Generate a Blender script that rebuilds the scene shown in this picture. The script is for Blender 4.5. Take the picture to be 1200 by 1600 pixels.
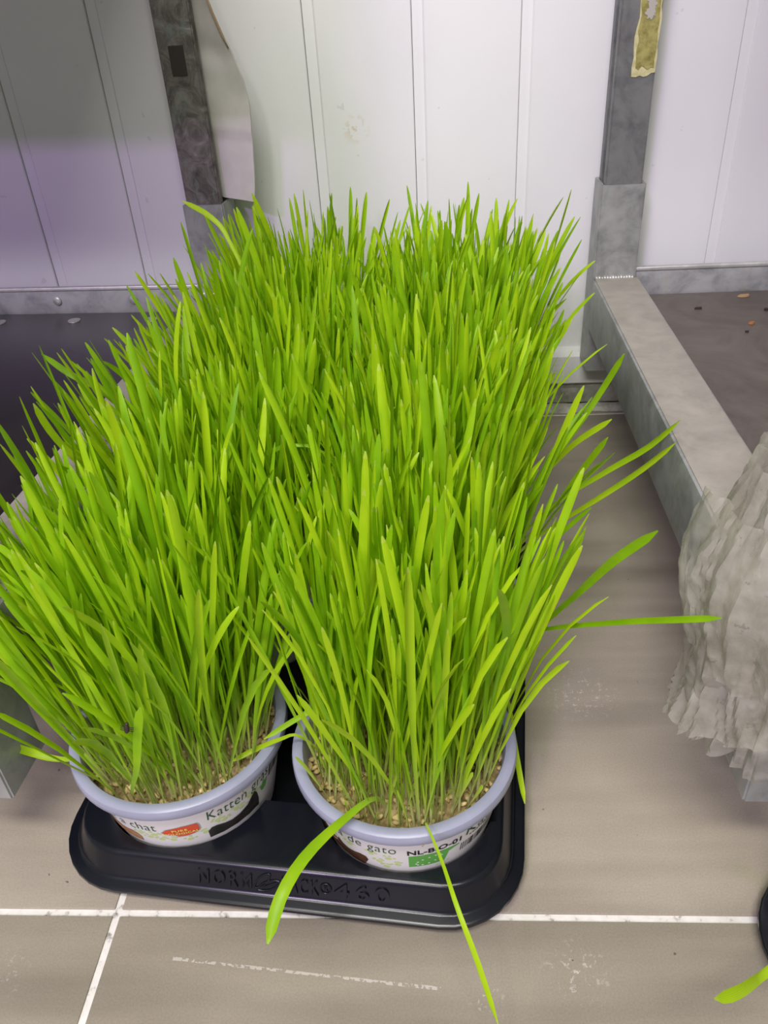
import bpy, bmesh, math, random
from mathutils import Vector, Matrix, noise

for o in list(bpy.data.objects):
    bpy.data.objects.remove(o)
sc = bpy.context.scene
COL = sc.collection
R = math.radians

# ------------------------------------------------------------------ camera
CAM_H = 0.44
cam_d = bpy.data.cameras.new('camera')
cam = bpy.data.objects.new('camera', cam_d)
COL.objects.link(cam)
cam_d.sensor_fit = 'VERTICAL'
cam_d.sensor_height = 24.0
cam_d.lens = 24.0 * 1248.0 / 1600.0
cam_d.clip_start = 0.01
right = Vector((0.99751, 0.04228, -0.05639))
down = Vector((-0.02296, -0.56156, -0.82712))
fwd = Vector((-0.06663, 0.82636, -0.55919))
mw = Matrix.Identity(4)
for i in range(3):
    mw[i][0] = right[i]
    mw[i][1] = -down[i]
    mw[i][2] = -fwd[i]
mw[2][3] = CAM_H
cam.matrix_world = mw
sc.camera = cam

# ------------------------------------------------------------------ light
world = bpy.data.worlds.new('room_ambient')
sc.world = world
world.use_nodes = True
world.node_tree.nodes['Background'].inputs[0].default_value = (0.98, 0.98, 1.0, 1)
world.node_tree.nodes['Background'].inputs[1].default_value = 0.34


def area(name, loc, target, sx, sy, power, colr):
    d = bpy.data.lights.new(name, 'AREA')
    d.shape = 'RECTANGLE'
    d.size = sx
    d.size_y = sy
    d.energy = power
    d.color = colr
    o = bpy.data.objects.new(name, d)
    COL.objects.link(o)
    o.location = loc
    o.rotation_euler = (Vector(target) - Vector(loc)).to_track_quat('-Z', 'Y').to_euler()
    return o


area('ceiling_tube_behind', (-0.75, -2.0, 2.25), (0.0, 0.5, 0.1), 0.9, 0.25, 47, (1.0, 0.985, 0.965))
area('ceiling_tube_overhead', (-0.1, -0.50, 1.75), (0.0, 0.30, 0.0), 0.9, 0.20, 27, (1.0, 0.97, 0.90))
area('grow_lamp_across_aisle', (-1.0, -2.2, 1.84), (-0.3, 0.8, 0.2), 0.25, 0.08, 25, (0.66, 0.36, 1.0))

sc.view_settings.view_transform = 'Standard'
sc.view_settings.look = 'None'
sc.view_settings.gamma = 1.0
sc.view_settings.use_curve_mapping = False
sc.view_settings.exposure = -0.10


# ------------------------------------------------------------------ helpers
def tag(o, label=None, cat=None, group=None, kind=None):
    if label:
        o['label'] = label
    if cat:
        o['category'] = cat
    if group:
        o['group'] = group
    if kind:
        o['kind'] = kind
    return o


def link(name, mesh, parent=None, mat=None):
    o = bpy.data.objects.new(name, mesh)
    COL.objects.link(o)
    if parent is not None:
        o.parent = parent
    if mat is not None and mesh is not None and not mesh.materials:
        mesh.materials.append(mat)
    return o


def empty(name, loc=(0, 0, 0), rz=0.0, parent=None):
    o = bpy.data.objects.new(name, None)
    o.empty_display_size = 0.05
    COL.objects.link(o)
    o.location = loc
    o.rotation_euler = (0, 0, rz)
    if parent:
        o.parent = parent
    return o


def bm_mesh(bm, name, smooth=False, angle=None):
    bmesh.ops.recalc_face_normals(bm, faces=bm.faces)
    me = bpy.data.meshes.new(name)
    bm.to_mesh(me)
    bm.free()
    if smooth:
        me.shade_smooth()
        if angle is not None:
            me.set_sharp_from_angle(angle=R(angle))
    return me


def add_box(bm, x0, x1, y0, y1, z0, z1, bevel=0.0, seg=2):
    r = bmesh.ops.create_cube(bm, size=1.0)
    vs = r['verts']
    for v in vs:
        v.co = Vector((x0 + (v.co.x + .5) * (x1 - x0), y0 + (v.co.y + .5) * (y1 - y0), z0 + (v.co.z + .5) * (z1 - z0)))
    if bevel > 0:
        es = list({e for v in vs for e in v.link_edges})
        bmesh.ops.bevel(bm, geom=es, offset=bevel, segments=seg, affect='EDGES', profile=0.5)


def box_mesh(name, x0, x1, y0, y1, z0, z1, bevel=0.0):
    bm = bmesh.new()
    add_box(bm, x0, x1, y0, y1, z0, z1, bevel)
    return bm_mesh(bm, name, bevel > 0, 40)


def loft(bm, rings, closed=True, cap0=False, cap1=False):
    vr = [[bm.verts.new(p) for p in ring] for ring in rings]
    for a, b in zip(vr[:-1], vr[1:]):
        n = len(a)
        for i in range(n if closed else n - 1):
            j = (i + 1) % n
            bm.faces.new((a[i], a[j], b[j], b[i]))
    if cap0:
        bm.faces.new(vr[0][::-1])
    if cap1:
        bm.faces.new(vr[-1])
    return vr


def lathe(prof, n=64, cap0=False, cap1=False):
    bm = bmesh.new()
    loft(bm, [[(r * math.cos(2 * math.pi * i / n), r * math.sin(2 * math.pi * i / n), z) for i in range(n)] for r, z in prof], True, cap0, cap1)
    return bm


def tube(bm, pts, rad, n=8):
    pts = [Vector(p) for p in pts]
    rings = []
    for i, p in enumerate(pts):
        t = (pts[min(i + 1, len(pts) - 1)] - pts[max(i - 1, 0)]).normalized()
        a = t.orthogonal().normalized() if i == 0 else (rings_n - t * rings_n.dot(t)).normalized()
        rings_n = a
        b = t.cross(a)
        rr = rad[i] if isinstance(rad, (list, tuple)) else rad
        rings.append([p + (a * math.cos(2 * math.pi * k / n) + b * math.sin(2 * math.pi * k / n)) * rr for k in range(n)])
    loft(bm, rings, True, True, True)


def text_mesh(body, size, extrude=0.0, align='LEFT', shear=0.0, offset=0.0, space=1.0):
    cu = bpy.data.curves.new('text_src', 'FONT')
    cu.body = body
    cu.size = size
    cu.extrude = extrude
    cu.align_x = align
    cu.shear = shear
    cu.offset = offset
    cu.space_character = space
    cu.resolution_u = 3
    ob = bpy.data.objects.new('text_src', cu)
    COL.objects.link(ob)
    bpy.context.view_layer.update()
    dg = bpy.context.evaluated_depsgraph_get()
    me = bpy.data.meshes.new_from_object(ob.evaluated_get(dg))
    bpy.data.objects.remove(ob)
    bpy.data.curves.remove(cu)
    me.materials.clear()
    return me


# ------------------------------------------------------------------ materials
class N:
    """small node-graph helper"""

    def __init__(self, name):
        self.m = bpy.data.materials.new(name)
        self.m.use_nodes = True
        self.t = self.m.node_tree
        self.b = self.t.nodes['Principled BSDF']
        self.out = self.t.nodes['Material Output']

    def n(self, typ, **kw):
        nd = self.t.nodes.new(typ)
        for k, v in kw.items():
            if k.startswith('i_'):
                key = k[2:]
                key = int(key) if key.isdigit() else key.replace('_', ' ')
                nd.inputs[key].default_value = v
            else:
                setattr(nd, k, v)
        return nd

    def l(self, a, b):
        self.t.links.new(a, b)

    def pos(self):
        return self.n('ShaderNodeNewGeometry').outputs['Position']

    def obj(self):
        return self.n('ShaderNodeTexCoord').outputs['Object']

    def noise(self, vec, scale, detail=4, rough=.6, dist=0.0, stretch=None):
        if stretch:
            mp = self.n('ShaderNodeMapping')
            mp.inputs['Scale'].default_value = stretch
            self.l(vec, mp.inputs['Vector'])
            vec = mp.outputs[0]
        nd = self.n('ShaderNodeTexNoise', i_Scale=scale, i_Detail=detail, i_Roughness=rough, i_Distortion=dist)
        self.l(vec, nd.inputs['Vector'])
        return nd.outputs['Fac']

    def ramp(self, fac, stops):
        nd = self.n('ShaderNodeValToRGB')
        cr = nd.color_ramp
        while len(cr.elements) < len(stops):
            cr.elements.new(0.5)
        for e, (p, c) in zip(cr.elements, stops):
            e.position = p
            e.color = (*c, 1) if len(c) == 3 else c
        self.l(fac, nd.inputs[0])
        return nd.outputs['Color']

    def math(self, op, a, b=None, clamp=False):
        nd = self.n('ShaderNodeMath', operation=op, use_clamp=clamp)
        for i, v in enumerate((a, b)):
            if v is None:
                continue
            if isinstance(v, (int, float)):
                nd.inputs[i].default_value = v
            else:
                self.l(v, nd.inputs[i])
        return nd.outputs[0]

    def mix(self, fac, a, b, mode='MIX'):
        nd = self.n('ShaderNodeMix', data_type='RGBA', blend_type=mode)
        for k, v in ((0, fac), (6, a), (7, b)):
            if isinstance(v, (int, float)):
                nd.inputs[k].default_value = v
            elif isinstance(v, tuple):
                nd.inputs[k].default_value = (*v, 1) if len(v) == 3 else v
            else:
                self.l(v, nd.inputs[k])
        return nd.outputs[2]

    def spot(self, vec, c, rad, soft=.5):
        """1 inside a round spot of radius rad about c"""
        nd = self.n('ShaderNodeVectorMath', operation='DISTANCE')
        self.l(vec, nd.inputs[0])
        nd.inputs[1].default_value = c
        mr = self.n('ShaderNodeMapRange')
        mr.inputs['From Min'].default_value = rad
        mr.inputs['From Max'].default_value = rad * soft
        self.l(nd.outputs['Value'], mr.inputs['Value'])
        return mr.outputs[0]

    def set(self, color=None, rough=None, metal=None, bump=None, bump_s=0.3, bump_d=0.001, spec=None):
        def put(k, v):
            if v is None:
                return
            if isinstance(v, (int, float)):
                self.b.inputs[k].default_value = v
            elif isinstance(v, tuple):
                self.b.inputs[k].default_value = (*v, 1)
            else:
                self.l(v, self.b.inputs[k])
        put('Base Color', color)
        put('Roughness', rough)
        put('Metallic', metal)
        put('Specular IOR Level', spec)
        if bump is not None:
            bp = self.n('ShaderNodeBump', i_Strength=bump_s, i_Distance=bump_d)
            self.l(bump, bp.inputs['Height'])
            self.l(bp.outputs[0], self.b.inputs['Normal'])
        return self.m


def plain(name, c, rough=.5, metal=0.0, spec=None):
    return N(name).set(c, rough, metal, spec=spec)


def mat_wall():
    g = N('white_pvc_panel')
    p = g.pos()
    base = g.ramp(g.noise(p, 5, 3), [(0.3, (.77, .77, .77)), (0.7, (.82, .82, .815))])
    wob = g.noise(p, 160, 3)
    m1 = g.math('MULTIPLY', g.spot(p, (-.072, .864, .313), .016, .2), g.math('GREATER_THAN', wob, .56))
    base = g.mix(g.math('MULTIPLY', m1, .6), base, (.62, .52, .30))
    m1b = g.spot(p, (-.0725, .864, .312), .003, .4)
    base = g.mix(g.math('MULTIPLY', m1b, .7), base, (.55, .36, .10))
    m2 = g.math('MULTIPLY', g.spot(p, (.1375, .862, .100), .007, .3), g.math('GREATER_THAN', wob, .42))
    base = g.mix(g.math('MULTIPLY', m2, .8), base, (.45, .24, .09))
    m3 = g.math('MULTIPLY', g.spot(p, (.143, .862, .092), .007, .3), g.math('GREATER_THAN', wob, .45))
    base = g.mix(g.math('MULTIPLY', m3, .6), base, (.58, .38, .2))
    m4 = g.math('MULTIPLY', g.spot(p, (.112, .862, .205), .006, .3), g.math('GREATER_THAN', wob, .55))
    base = g.mix(g.math('MULTIPLY', m4, .35), base, (.4, .4, .4))
    specks = g.math('GREATER_THAN', g.noise(p, 70, 2), .745)
    base = g.mix(g.math('MULTIPLY', specks, .25), base, (.4, .38, .42))
    return g.set(base, .38, bump=g.noise(p, 300, 2), bump_s=.08)


def mat_tile():
    g = N('beige_floor_tile')
    p = g.pos()
    big = g.noise(p, 7, 4)
    c = g.ramp(big, [(0.3, (.33, .29, .22)), (0.7, (.41, .362, .28))])
    fine = g.noise(p, 900, 2)
    c = g.mix(.25, c, g.ramp(fine, [(0.3, (.28, .25, .2)), (.7, (.52, .47, .40))]))
    # long pale scrape and scuffed patches
    sx = g.n('ShaderNodeSeparateXYZ')
    g.l(p, sx.inputs[0])
    x, y = sx.outputs[0], sx.outputs[1]
    nz = g.noise(p, 120, 4, .7, stretch=(.12, 1, 1))
    # scrape 1: from (-.150,.219) to (-.005,.205)
    line = g.math('ABSOLUTE', g.math('SUBTRACT', y, g.math('ADD', g.math('MULTIPLY', x, -.092), .2053)))
    line = g.math('LESS_THAN', line, g.math('MULTIPLY', nz, .0016))
    rng = g.math('MULTIPLY', g.math('GREATER_THAN', x, -.150), g.math('LESS_THAN', x, -.004))
    scr = g.math('MULTIPLY', g.math('MULTIPLY', line, rng), g.math('GREATER_THAN', g.noise(p, 350, 3), .49))
    c = g.mix(g.math('MULTIPLY', scr, .55), c, (.78, .75, .68))
    n2 = g.noise(p, 240, 5, .75)
    for cc, rad in (((.068, .215, 0), .022), ((-.243, .206, 0), .02), ((.10, .41, 0), .03), ((.02, .2, 0), .012)):
        sp = g.math('MULTIPLY', g.spot(p, cc, rad, .1), g.math('GREATER_THAN', n2, .585))
        c = g.mix(g.math('MULTIPLY', sp, .6), c, (.8, .77, .7))
    # dirt streaks and soft shadow bands across the floor, darkened into the tile colour
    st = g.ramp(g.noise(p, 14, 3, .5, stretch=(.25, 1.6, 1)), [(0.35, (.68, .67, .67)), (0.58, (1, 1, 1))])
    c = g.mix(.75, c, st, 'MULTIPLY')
    dark = g.math('GREATER_THAN', g.noise(p, 170, 1), .80)
    c = g.mix(g.math('MULTIPLY', dark, .7), c, (.06, .05, .04))
    return g.set(c, g.math('ADD', .28, g.math('MULTIPLY', big, .25)), bump=fine, bump_s=.05)


def mat_galv(name, light=(.50, .50, .48), dk=(.30, .31, .30), stain=(.42, .38, .30), rough=.48, metal=.45):
    g = N(name)
    p = g.obj()
    a = g.noise(p, 38, 5, .65, .4)
    c = g.ramp(a, [(0.3, dk), (0.55, light), (0.75, tuple(min(1, v * 1.15) for v in light))])
    b = g.noise(p, 90, 4, .7, stretch=(1, 1, .25))
    c = g.mix(g.math('MULTIPLY', g.math('GREATER_THAN', b, .6), .3), c, stain)
    return g.set(c, g.math('ADD', rough - .1, g.math('MULTIPLY', a, .25)), metal, bump=b, bump_s=.12)


def mat_dirty_post():
    g = N('grimy_dark_post')
    p = g.obj()
    a = g.noise(p, 45, 6, .7, 1.2)
    c = g.ramp(a, [(0.3, (.035, .032, .029)), (0.48, (.12, .108, .096)), (0.62, (.20, .185, .17)), (0.75, (.30, .30, .28))])
    b = g.noise(p, 160, 4, .7, stretch=(1, 1, .3))
    c = g.mix(g.math('MULTIPLY', g.math('GREATER_THAN', b, .60), .6), c, (.15, .19, .18))
    return g.set(c, .6, .15, bump=a, bump_s=.35, bump_d=.002)


def mat_grass():
    g = N('grass_blade_green')
    uv = g.n('ShaderNodeTexCoord').outputs['UV']
    s = g.n('ShaderNodeSeparateXYZ')
    g.l(uv, s.inputs[0])
    rnd = g.n('ShaderNodeObjectInfo').outputs['Random']
    mixr = g.math('ADD', g.math('MULTIPLY', rnd, .6), g.math('MULTIPLY', g.noise(g.pos(), 60, 2), .5))
    leaf = g.ramp(mixr, [(0.15, (.17, .40, .005)), (0.5, (.30, .565, .007)), (0.85, (.47, .71, .012))])
    along = g.ramp(s.outputs[1], [(0.0, (.66, .64, .36)), (0.12, (.48, .55, .14)), (0.34, (.28, .48, .03)), (0.5, (0, 0, 0))])
    fac = g.ramp(s.outputs[1], [(0.02, (1, 1, 1)), (0.45, (0, 0, 0))])
    c = g.mix(fac, leaf, along)
    tip = g.math('MULTIPLY', g.math('GREATER_THAN', s.outputs[1], .982), g.math('MULTIPLY', rnd, .28))
    c = g.mix(tip, c, (.75, .72, .28))
    vein = g.n('ShaderNodeTexWave', wave_type='BANDS', bands_direction='X', i_Scale=3.0)
    g.l(uv, vein.inputs['Vector'])
    c = g.mix(.12, c, vein.outputs['Color'], 'OVERLAY')
    g.set(c, .42, 0, spec=.35)
    tr = g.n('ShaderNodeBsdfTranslucent')
    g.l(g.mix(.5, c, (.55, .72, .01)), tr.inputs['Color'])
    mx = g.n('ShaderNodeMixShader')
    mx.inputs[0].default_value = .34
    g.l(g.b.outputs[0], mx.inputs[1])
    g.l(tr.outputs[0], mx.inputs[2])
    g.l(mx.outputs[0], g.out.inputs['Surface'])
    return g.m


def mat_film():
    g = N('grey_clear_plastic_film')
    p = g.obj()
    a = g.noise(p, 22, 5, .6, 1.0)
    c = g.ramp(a, [(0.3, (.42, .40, .33)), (0.7, (.84, .82, .74))])
    dirt = g.math('GREATER_THAN', g.noise(p, 130, 4, .7), .66)
    c = g.mix(g.math('MULTIPLY', dirt, .45), c, (.12, .11, .09))
    g.b.inputs['Coat Weight'].default_value = .6
    g.b.inputs['Coat Roughness'].default_value = .08
    g.set(c, .2, 0, spec=.7, bump=g.noise(p, 90, 5, .7, 1.5, stretch=(1, 1, .45)), bump_s=.35, bump_d=.003)
    tl = g.n('ShaderNodeBsdfTranslucent')
    g.l(c, tl.inputs['Color'])
    tp = g.n('ShaderNodeBsdfTransparent')
    tp.inputs[0].default_value = (.93, .92, .88, 1)
    m1 = g.n('ShaderNodeMixShader')
    m1.inputs[0].default_value = .35
    g.l(g.b.outputs[0], m1.inputs[1])
    g.l(tl.outputs[0], m1.inputs[2])
    m2 = g.n('ShaderNodeMixShader')
    g.l(g.ramp(g.noise(p, 35, 3), [(0.35, (.70, .70, .70)), (0.65, (.34, .34, .34))]), m2.inputs[0])
    g.l(m1.outputs[0], m2.inputs[1])
    g.l(tp.outputs[0], m2.inputs[2])
    g.l(m2.outputs[0], g.out.inputs['Surface'])
    return g.m


def mat_board(name, a, b, scale, rough, spec=None):
    g = N(name)
    p = g.obj()
    n1 = g.noise(p, scale, 6, .65, .8)
    c = g.ramp(n1, [(0.3, a), (0.7, b)])
    return g.set(c, rough, 0, bump=n1, bump_s=.1, spec=spec)


def mat_noisy(name, stops, scale, rough, bump_s=.1, metal=0):
    g = N(name)
    p = g.obj()
    n1 = g.noise(p, scale, 4, .6)
    return g.set(g.ramp(n1, stops), rough, metal, bump=n1, bump_s=bump_s)


M = {}
M['wall'] = mat_wall()
M['skirt'] = plain('white_skirting', (.80, .80, .79), .4)
M['concrete'] = mat_noisy('mossy_concrete', [(0.3, (.16, .17, .12)), (0.5, (.36, .36, .30)), (0.7, (.50, .50, .44))], 45, .9, .5)
M['ledge'] = mat_noisy('dirty_white_sealant', [(0.3, (.25, .24, .20)), (0.6, (.58, .57, .50))], 60, .8, .4)
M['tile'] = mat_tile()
M['grout'] = mat_noisy('pale_grout', [(0.28, (.22, .20, .17)), (0.42, (.74, .72, .66)), (0.7, (.84, .82, .77))], 150, .9, .3)
M['galv'] = mat_galv('galvanized_steel', (.40, .41, .395), (.24, .25, .245))
M['galv_top'] = mat_galv('dusty_galvanized_rail', (.42, .39, .335), (.33, .305, .265), (.44, .37, .27), .6, .15)
M['post_dark'] = mat_galv('dull_zinc_post', (.20, .205, .20), (.11, .115, .115), (.15, .14, .12), .5, .35)
M['grimy'] = mat_dirty_post()
M['weld'] = mat_galv('weld_bead', (.66, .66, .62), (.5, .5, .47), (.6, .58, .5), .35, .6)
M['plate_r'] = mat_board('brown_stained_shelf', (.085, .068, .056), (.165, .14, .12), 16, .55)
M['plate_l'] = mat_board('dark_film_faced_shelf', (.014, .011, .014), (.026, .020, .024), 12, .32)
M['rivet'] = plain('dull_rivet', (.40, .38, .37), .4, .3)
M['black'] = N('black_polystyrene_tray').set((.006, .007, .011), .25, 0, spec=.42)
M['rim'] = mat_noisy('lavender_grey_pot_plastic', [(0.3, (.29, .305, .40)), (0.7, (.35, .365, .47))], 30, .35)
M['pot_white'] = plain('white_label_sleeve', (.80, .79, .76), .4)
M['seed'] = mat_noisy('pale_grain', [(0.3, (.48, .34, .11)), (0.7, (.78, .63, .31))], 220, .6)
M['soil'] = mat_noisy('root_mat', [(0.35, (.16, .11, .04)), (0.65, (.46, .35, .16))], 160, .9, .8)
M['grass'] = mat_grass()
M['film'] = mat_film()
M['card'] = mat_noisy('white_packing_board', [(0.3, (.60, .57, .52)), (0.7, (.72, .70, .66))], 25, .8, .2)
M['card_edge'] = plain('brown_board_edge', (.30, .22, .13), .9)
M['tape'] = mat_noisy('yellowed_tape', [(0.35, (.20, .18, .04)), (0.6, (.40, .36, .12))], 130, .35, .6)
M['tape_edge'] = mat_noisy('pale_glue_edge', [(0.3, (.48, .44, .20)), (0.7, (.68, .63, .36))], 200, .6, .5)
M['tape_glint'] = plain('silvery_residue', (.62, .58, .52), .25, .4)
M['ink_green'] = plain('dark_green_ink', (.02, .09, .03), .5)
M['ink_black'] = plain('black_ink', (.012, .012, .012), .45)
M['ink_lime'] = plain('pale_lime_print', (.56, .70, .28), .5)
M['ink_leaf'] = plain('leaf_green_print', (.12, .42, .07), .45)
M['ink_red'] = plain('red_orange_badge', (.72, .10, .035), .4)
M['ink_grey'] = plain('grey_badge_edge', (.42, .42, .42), .4)
M['ink_yellow'] = plain('yellow_badge_ink', (.86, .75, .18), .45)
M['ink_white'] = plain('white_ink', (.85, .88, .82), .45)
M['fur_black'] = mat_noisy('black_fur_print', [(0.3, (.010, .009, .008)), (0.8, (.05, .045, .04))], 120, .4)
M['fur_brown'] = mat_noisy('brown_fur_print', [(0.3, (.05, .022, .012)), (0.7, (.17, .08, .04))], 120, .35)
M['fur_ginger'] = mat_noisy('ginger_fur_print', [(0.3, (.34, .15, .06)), (0.7, (.58, .34, .18))], 150, .45)
M['rubber'] = plain('grey_rubber_wheel', (.06, .06, .06), .7)
M['insect'] = plain('dark_insect', (.03, .02, .015), .5)
M['flake_tan'] = plain('dry_tan_leaf', (.42, .27, .14), .8)
M['flake_dark'] = plain('dark_crumb', (.03, .022, .018), .8)
M['flake_orange'] = plain('dry_orange_leaf', (.42, .17, .05), .8)

# ------------------------------------------------------------------ setting
WALL_Y = 0.866
GROUT_Y, GROUT_X, TILE = 0.2445, -0.1895, 0.60

floor = link('floor', box_mesh('floor', -2.4, 2.4, -2.4, WALL_Y + .10, -.03, -.0012), None, M['grout'])
tag(floor, kind='structure')
tile_me = None
gw = 0.0021
for ix in range(-2, 3):
    for iy in range(-3, 2):
        if tile_me is None:
            tile_me = box_mesh('tile', gw, TILE - gw, gw, TILE - gw, -.012, 0.0, .0006)
        y0 = GROUT_Y + iy * TILE
        if iy == 1:                     # cut row against the wall
            h = WALL_Y + .02 - y0
            me = box_mesh('tile_cut', gw, TILE - gw, gw, h, -.012, 0.0, .0006)
        else:
            me = tile_me
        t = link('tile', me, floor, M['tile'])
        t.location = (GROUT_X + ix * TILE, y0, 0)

wall = link('wall_back', box_mesh('wall_back', -2.4, 2.4, WALL_Y + .012, WALL_Y + .10, -.03, 2.5), None, M['concrete'])
tag(wall, kind='structure')
PW = 0.1012


def plank_mesh():
    # profile in x (width) and y (towards the viewer is negative): recessed strip, small step, flat face
    prof = [(0.0, .010), (0.0, .0030), (.0006, .0026), (.0098, .0026), (.0108, .0010), (.0118, .0), (PW - .0012, .0), (PW - .0004, .0008), (PW - .0004, .010)]
    bm = bmesh.new()
    rings = [[(x, y, z) for x, y in prof] for z in (.045, 2.4)]
    loft(bm, rings, True, True, True)
    return bm_mesh(bm, 'wall_plank')


pm = plank_mesh()
for i in range(-15, 16):
    p = link('wall_plank', pm, wall, M['wall'])
    p.location = (-.0133 + i * PW, WALL_Y, 0)

bm = bmesh.new()
prof = [(WALL_Y + .012, .034), (WALL_Y - .010, .034), (WALL_Y - .012, .036), (WALL_Y - .012, .068), (WALL_Y - .009, .073), (WALL_Y - .002, .0755), (WALL_Y + .012, .0755)]
loft(bm, [[(x, y, z) for y, z in prof] for x in (-2.3, 2.3)], True, True, True)
sk = link('baseboard_back', bm_mesh(bm, 'baseboard'), None, M['skirt'])
tag(sk, kind='structure')
bm = bmesh.new()
add_box(bm, -2.3, 2.3, WALL_Y - .004, WALL_Y + .012, .006, .034, .002)
cb = link('trim_1', bm_mesh(bm, 'concrete_kerb'), None, M['concrete'])
tag(cb, kind='structure')
bm = bmesh.new()
nx = 200
rings = []
for i in range(nx + 1):
    x = -1.0 + 2.0 * i / nx
    w = .012 + .005 * noise.noise(Vector((x * 30, 3, 0)))
    h = .006 + .0015 * noise.noise(Vector((x * 45, 7, 0)))
    rings.append([(x, WALL_Y - .003, .0), (x, WALL_Y - .004 - w, .0), (x, WALL_Y - .004 - w * .8, h * .7), (x, WALL_Y - .004, h)])
loft(bm, rings, True, True, True)
cb2 = link('trim_2', bm_mesh(bm, 'sealant_bead', True, 50), None, M['ledge'])
tag(cb2, kind='structure')


# ------------------------------------------------------------------ racks
def rack(name, origin, yaw, s, label, plate_mat, post_mat, upper):
    """galvanized container rack; local a = away from the aisle (s gives the side), b = depth, origin at the back post"""
    root = empty(name, origin, yaw)
    tag(root, label, 'rack', 'container racks')
    W = 1.30

    def bx(nm, a0, a1, b0, b1, z0, z1, mat, bev=.002, parent=root):
        x0, x1 = (a0, a1) if s > 0 else (-a1, -a0)
        return link(nm, box_mesh(nm, x0, x1, b0, b1, z0, z1, bev), parent, mat)

    def hollow_socket(a0, a1, b0, b1, z0, z1):
        x0, x1 = (a0, a1) if s > 0 else (-a1, -a0)
        t = .0028
        bm = bmesh.new()
        o = [(x0, b0), (x1, b0), (x1, b1), (x0, b1)]
        i = [(x0 + t, b0 + t), (x1 - t, b0 + t), (x1 - t, b1 - t), (x0 + t, b1 - t)]
        loft(bm, [[(x, y, z0) for x, y in i], [(x, y, z0) for x, y in o], [(x, y, z1) for x, y in o], [(x, y, z1) for x, y in i], [(x, y, z0 + .01) for x, y in i]], True)
        es = [e for e in bm.edges if abs(e.verts[0].co.z - e.verts[1].co.z) > .05]
        bmesh.ops.bevel(bm, geom=es, offset=.0012, segments=2, affect='EDGES')
        return link('post_socket', bm_mesh(bm, 'post_socket', True, 35), root, M['galv'])

    def post(a0, a1, b0, b1, z0, z1, mat):
        x0, x1 = (a0, a1) if s > 0 else (-a1, -a0)
        # channel section with a slot along the aisle side
        bm = bmesh.new()
        ai = x0 if s > 0 else x1
        d = .006 * (1 if s > 0 else -1)
        y1, y2 = b0 + (b1 - b0) * .30, b0 + (b1 - b0) * .62
        if s > 0:
            pts = [(x1, b0), (x1, b1), (x0, b1), (x0, y2), (ai + d, y2), (ai + d, y1), (x0, y1), (x0, b0)]
        else:
            pts = [(x0, b0), (x1, b0), (x1, y1), (ai + d, y1), (ai + d, y2), (x1, y2), (x1, b1), (x0, b1)]
        loft(bm, [[(x, y, z) for x, y in pts] for z in (z0, z1)], True, True, True)
        es = [e for e in bm.edges if abs(e.verts[0].co.z - e.verts[1].co.z) > .05]
        bmesh.ops.bevel(bm, geom=es, offset=.0012, segments=2, affect='EDGES')
        return link('post', bm_mesh(bm, 'post', True, 35), root, mat)

    posts = []
    for a0 in (0.0, W):
        for b0 in (0.0, -.545):
            hollow_socket(a0, a0 + .042, b0, b0 + .04, .068, .259)
            posts.append(post(a0 + .0035, a0 + .0385, b0 + .0035, b0 + .0365, .085, 1.30, post_mat))
    # side rails: folded tubes with a dusty top face
    for a0 in (-.001, W - .004):
        r = bx('side_rail', a0, a0 + .047, -.505, .0, .115, .1690, M['galv'], .003)
        bx('rail_top_face', a0 + .0025, a0 + .0445, -.503, -.001, .1685, .1698, M['galv_top'], .0005, r)
    # weld beads where the side rail meets the back post
    bm = bmesh.new()
    n = 14
    for k in range(n):
        a = .002 + .038 * (k + .5) / n
        r0 = bmesh.ops.create_icosphere(bm, subdivisions=1, radius=.0024 + .0005 * math.sin(k * 2.3))
        for v in r0['verts']:
            v.co = Vector((s * a + v.co.x, -.001 + v.co.y * .9, .1700 + v.co.z))
    link('weld_bead', bm_mesh(bm, 'weld_bead', True), root, M['weld'])
    for b0, zt, bd in ((.006, .1775, .007), (-.540, .170, .03)):
        br = bx('cross_rail', .042, W, b0, b0 + bd, .115, zt, M['galv'], .002)
        bx('rail_lip', .0425, W - .0005, b0 - .0015, b0 + .004, zt - .0035, zt + .0005, M['weld'], .001, br)
    pl = bx('shelf_plate', .047, W - .004, -.508, .004, .138, .150, plate_mat, .0015)
    bx('unseen_upper_shelf', .0, W + .042, -.545, .04, upper, upper + .02, plate_mat, .002)
    # casters, set in under the plate
    for a in (.14, W - .10):
        for b in (-.42, -.09):
            c = empty('caster', (s * a, b, 0), 0, root)
            bm = bmesh.new()
            tube(bm, [(-.012, 0, .040), (.012, 0, .040)], .040, 24)
            link('wheel', bm_mesh(bm, 'wheel', True, 40), c, M['rubber'])
            bm = bmesh.new()
            add_box(bm, -.020, -.015, -.016, .016, .03, .11, .001)
            add_box(bm, .015, .020, -.016, .016, .03, .11, .001)
            add_box(bm, -.03, .03, -.03, .03, .106, .1385, .002)
            link('fork', bm_mesh(bm, 'fork'), c, M['galv'])
    return root, posts, pl


rr, rposts, rplate = rack('plant_rack', (.164, .815, 0), R(-.75), 1,
                          'galvanized rack with dusty brown shelf, right of the grass tray', M['plate_r'], M['post_dark'], .86)  # upper shelf added out of view to darken the floor near the rail
lr, lposts, lplate = rack('plant_rack', (-.204, .815, 0), R(-3.9), -1,
                          'galvanized rack with dark shelf and grimy post, left of the grass tray', M['plate_l'], M['grimy'], .60)


def disc_mesh(name, r, h, n=20):
    return bm_mesh(lathe([(r, 0), (r * .96, h * .7), (r * .6, h)], n, True, True), name, True, 40)


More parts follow.
